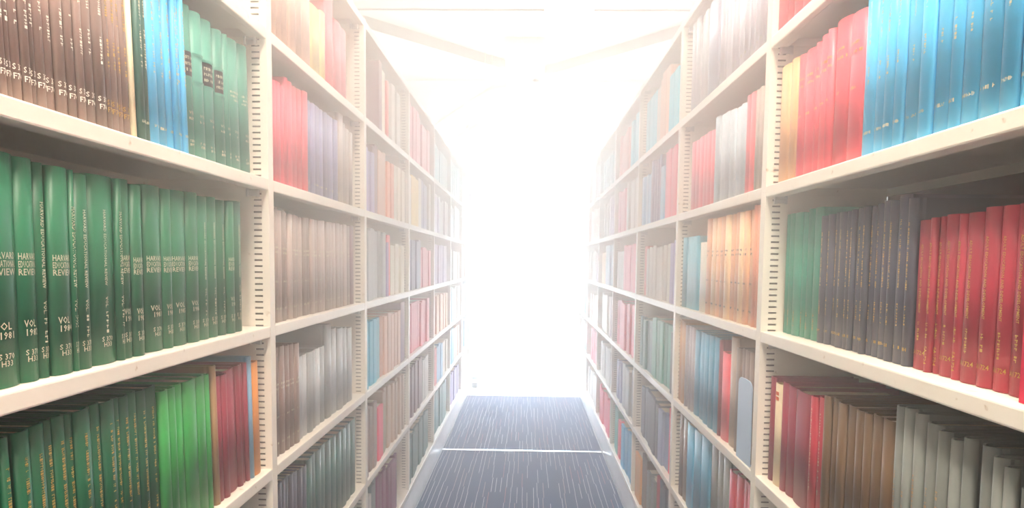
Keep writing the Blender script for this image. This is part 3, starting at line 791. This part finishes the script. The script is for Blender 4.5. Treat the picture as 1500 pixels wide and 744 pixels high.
# the many small books of the further bays and of the bays beside the camera: nobody could count them
def attr_mat():
    m, nt, b = new_mat('assorted_bindings')
    a = nt.nodes.new('ShaderNodeVertexColor'); a.layer_name = 'Col'
    nt.links.new(a.outputs['Color'], b.inputs['Base Color']); set_in(b, Roughness=.5, Specular_IOR_Level=.3)
    return m
C = dict(PAL, pink=(232, 110, 134), cyan=(110, 200, 220), ltblue=(140, 190, 222), lilac=(168, 158, 196), plum=(120, 52, 88), yellow=(240, 204, 110),
  purple=(124, 92, 150), stone=(206, 200, 194), indigo=(78, 88, 138), tealgrey=(92, 136, 136), bone=(232, 224, 210), brick=(214, 96, 90))
# rows 1..6 (top to bottom) of each bay beyond the second; (colour, share, books[, height]); '-' is a gap; from the near end to the far end
FAR = {
 ('L', 3): [[('-', .30), ('mauve', .06, 1, .27), ('bone', .1, 2), ('brick', .04, 1), ('stone', .40, 5)],
            [('lilac', .2, 3), ('mauve', .12, 2), ('shell', .18, 3), ('peachp', .2, 3), ('white', .25, 3)],
            [('ltgrey', .45, 7), ('purple', .05, 1), ('rose', .07, 1), ('white', .38, 4)],
            [('skyblue', .36, 6), ('shell', .47, 7), ('plum', .12, 1, .28)],
            [('taupe', .28, 5), ('pink', .12, 2), ('beige', .55, 10)],
            [('stone', .14, 3), ('grey', .12, 2), ('plum', .48, 8)]],
 ('L', 4): [[('pink', .5, 5), ('plum', .04, 1), ('rose', .4, 4)], [('bone', .1, 1), ('yellow', .3, 2), ('white', .12, 1), ('indigo', .3, 3), ('stone', .15, 2)],
            [('lilac', .14, 2), ('slate', .34, 4), ('pink', .48, 6)], [('rose', .95, 11)], [('mauve', .6, 9), ('stone', .3, 4)], [('dkteal', .9, 10)]],
 ('L', 5): [[('cyan', .6, 6), ('teal', .3, 3)], [('lilac', .4, 4), ('stone', .2, 2), ('mauve', .3, 3)], [('purple', .55, 5), ('lilac', .4, 4)],
            [('peach', .95, 9)], [('brick', .25, 2), ('ltblue', .35, 3), ('bone', .35, 3)], [('tealgrey', .9, 8)]],
 ('L', 6): [[('cyan', .9, 8)], [('ltblue', .4, 4), ('bone', .5, 4)], [('cyan', .3, 3), ('white', .6, 5)], [('skyblue', .5, 5), ('bone', .4, 4)],
            [('skyblue', .4, 4), ('shell', .5, 4)], [('lilac', .9, 8)]],
 ('L', 7): [[('cyan', .5, 4), ('slate', .4, 3)], [('bone', .9, 6)], [('shell', .9, 6)], [('skyblue', .9, 6)], [('ltblue', .9, 6)], [('stone', .9, 6)]],
 ('R', 3): [[('cyan', .28, 3), ('shell', .26, 3), ('stone', .1, 1), ('cyan', .3, 3)], [('pink', .38, 5), ('ltblue', .08, 1), ('indigo', .2, 4), ('ltblue', .28, 4)],
            [('lilac', .14, 2), ('stone', .66, 9, .22), ('brick', .1, 1)], [('grey2', .08, 1), ('sage', .5, 7), ('tealgrey', .36, 5)],
            [('rose', .14, 2), ('slateb', .2, 2), ('navy', .55, 8)], [('navy', .3, 4), ('dkred', .08, 1), ('grey', .2, 3), ('worn', .2, 2), ('ochre', .18, 1)]],
 ('R', 4): [[('cyan', .4, 4), ('brick', .5, 6)], [('stone', .5, 6), ('pink', .4, 4)], [('pink', .6, 6), ('stone', .35, 4)], [('rose', .92, 10)],
            [('ltgrey', .55, 5), ('slate', .35, 5)], [('skyblue2', .5, 4), ('rose', .2, 2), ('sage', .22, 2)]],
 ('R', 5): [[('cyan', .9, 8)], [('lilac', .4, 4), ('grey', .5, 6)], [('ltblue', .6, 6), ('peach', .3, 2)], [('mauve', .3, 3), ('bone', .6, 5)], [('stone', .9, 8)], [('rose', .9, 8)]],
 ('R', 6): [[('lilac', .5, 5), ('bone', .4, 3)], [('bone', .4, 3), ('brick', .5, 1, .25)], [('purple', .3, 3), ('stone', .6, 5)], [('shell', .9, 7)], [('pink', .8, 7)], [('stone', .9, 7)]],
 ('R', 7): [[('ltblue', .9, 6)], [('brick', .9, 2, .25)], [('stone', .9, 6)], [('ltblue', .9, 6)], [('tealgrey', .9, 6)], [('stone', .9, 6)]],
}
NEARFILL = {'L': ['taupe', 'brown', 'green', 'dkgreen', 'navy2', 'dkteal'], 'R': ['salmon', 'blue', 'dkred', 'grey', 'grey2', 'maroon']}
stuff = MB()
PG = srgb(206, 192, 166)
rs = random.Random(21)
def put_stuff(side, row, y0, y1, col, h, setb, D=.2):
    sg = 1 if side == 'L' else -1
    xf = (-XL if sg > 0 else XR)-sg*setb
    z0 = CAMH+HS[side][row]+LIP+.0004 if row < 6 else CAMH+HS[side][6]+LIP+.0004
    k = rs.uniform(.86, 1.12); c = srgb(*C[col]); lm = .3*c[0]+.55*c[1]+.15*c[2]; c = [max(.004, lm+(q-lm)*1.3) for q in c[:3]]; c = (min(1, c[0]*k), min(1, c[1]*k), min(1, c[2]*k), 1)
    e = min(.004, (y1-y0)*.25)
    poly = [(-D, y0), (-e*.8, y0), (-e*.2, y0+e*.6), (0, (y0+y1)/2), (-e*.2, y1-e*.6), (-e*.8, y1), (-D, y1)]
    poly = [(xf+sg*x, y) for x, y in poly]
    if sg < 0: poly = poly[::-1]
    stuff.prism(poly, z0, z0+h, c)
    b = .0025
    if y1-y0 > .012:                                        # page block showing at the head
        xa, xb = sorted((xf-sg*(D-.004), xf-sg*.012))
        stuff.box(xa, xb, y0+b, y1-b, z0+h-.002, z0+h+.0006, PG)
def fill_cell(side, bay, row, spec):
    y0 = P1[side]+(bay-2)*W+.008; y1 = P1[side]+(bay-1)*W-PW-.008
    span = y1-y0; y = y0
    for s in spec:
        if s[0] == '-': y += s[1]*span; continue
        n = s[2]; w = s[1]*span/n
        base = s[3] if len(s) > 3 else rs.uniform(.215, .268)
        for i in range(n):
            put_stuff(side, row, y+.0005, y+w*1.0-.0005, s[0], base+rs.uniform(-.008, .008) if n > 1 else base, .015+rs.uniform(-.008, .008))
            y += w
for (side, bay), rows in FAR.items():
    for k, spec in enumerate(rows): fill_cell(side, bay, k+1, spec)
# lowest shelf of the first bays, the row above the frame and the bay beside the camera
for side in 'LR':
    fill_cell(side, 2, 6, [(NEARFILL[side][4], .5, 9), (NEARFILL[side][5], .45, 8)])
    fill_cell(side, 1, 6, [(NEARFILL[side][3], .5, 9), (NEARFILL[side][2], .45, 8)])
    for row in range(1, 7):
        c = NEARFILL[side][row-1]
        for bay in (0,):
            fill_cell(side, bay, row, [(c, .95, 22, .255)])
        lo = min([b[0] for r in RUNS if r[0] == side and r[1] == row for b in r[-1] if b[0] < P1[side]*1e4-400] or [0])/1e4
        y0 = P1[side]-W+.008
        if lo and lo-y0 > .02:
            n = max(1, int((lo-y0)/.026)); w = (lo-.016-y0)/n
            for i in range(n): put_stuff(side, row, y0+i*w+.0005, y0+(i+1)*w-.0005, c, .24, .02)
fill_cell('L', 1, 1, [('taupe', .6, 16)])
so = link('distant_books', stuff.mesh('distant_books', color=True), attr_mat())
tag(so, 'countless bound volumes of many colours on the shelves further down the aisle', 'books', kind='stuff')

# ------------------------------------------------------------------ haze volume added to give the lens glare over the aisle
def glare_haze():
    m = bpy.data.materials.new('glare_haze'); m.use_nodes = True; nt = m.node_tree; nt.nodes.clear()
    N = nt.nodes.new; L = nt.links.new
    o = N('ShaderNodeOutputMaterial'); v = N('ShaderNodeVolumeScatter')
    v.inputs['Color'].default_value = (.99, .99, 1, 1); v.inputs['Anisotropy'].default_value = 0.4
    g = N('ShaderNodeNewGeometry'); s = N('ShaderNodeSeparateXYZ'); L(g.outputs['Position'], s.inputs[0])
    def ramp(src, a, b, c, d):
        r = N('ShaderNodeMapRange'); r.interpolation_type = 'SMOOTHSTEP'
        for i, x in enumerate((a, b, c, d)): r.inputs[i+1].default_value = x
        L(src, r.inputs[0]); return r.outputs[0]
    def mul(a, b):
        q = N('ShaderNodeMath'); q.operation = 'MULTIPLY'; L(a, q.inputs[0]); L(b, q.inputs[1]); return q.outputs[0]
    top = ramp(s.outputs[2], 1.95, 2.5, 1., .06)
    L(mul(mul(ramp(s.outputs[1], HZ_NEAR[0], HZ_NEAR[1], 0., HZ_DENS), ramp(s.outputs[2], .3, 1.95, HZ_LOW, 1.)), top), v.inputs['Density'])
    L(v.outputs[0], o.inputs['Volume'])
    b = link('glare_haze', MB().box(-ROOMX+.02, ROOMX-.02, HZ_NEAR[0], BACK-.03, .02, 2.6).mesh('glare_haze'), m)
    tag(b, 'added white haze standing for lens glare in the far part of the aisle', 'haze', kind='stuff')
glare_haze()
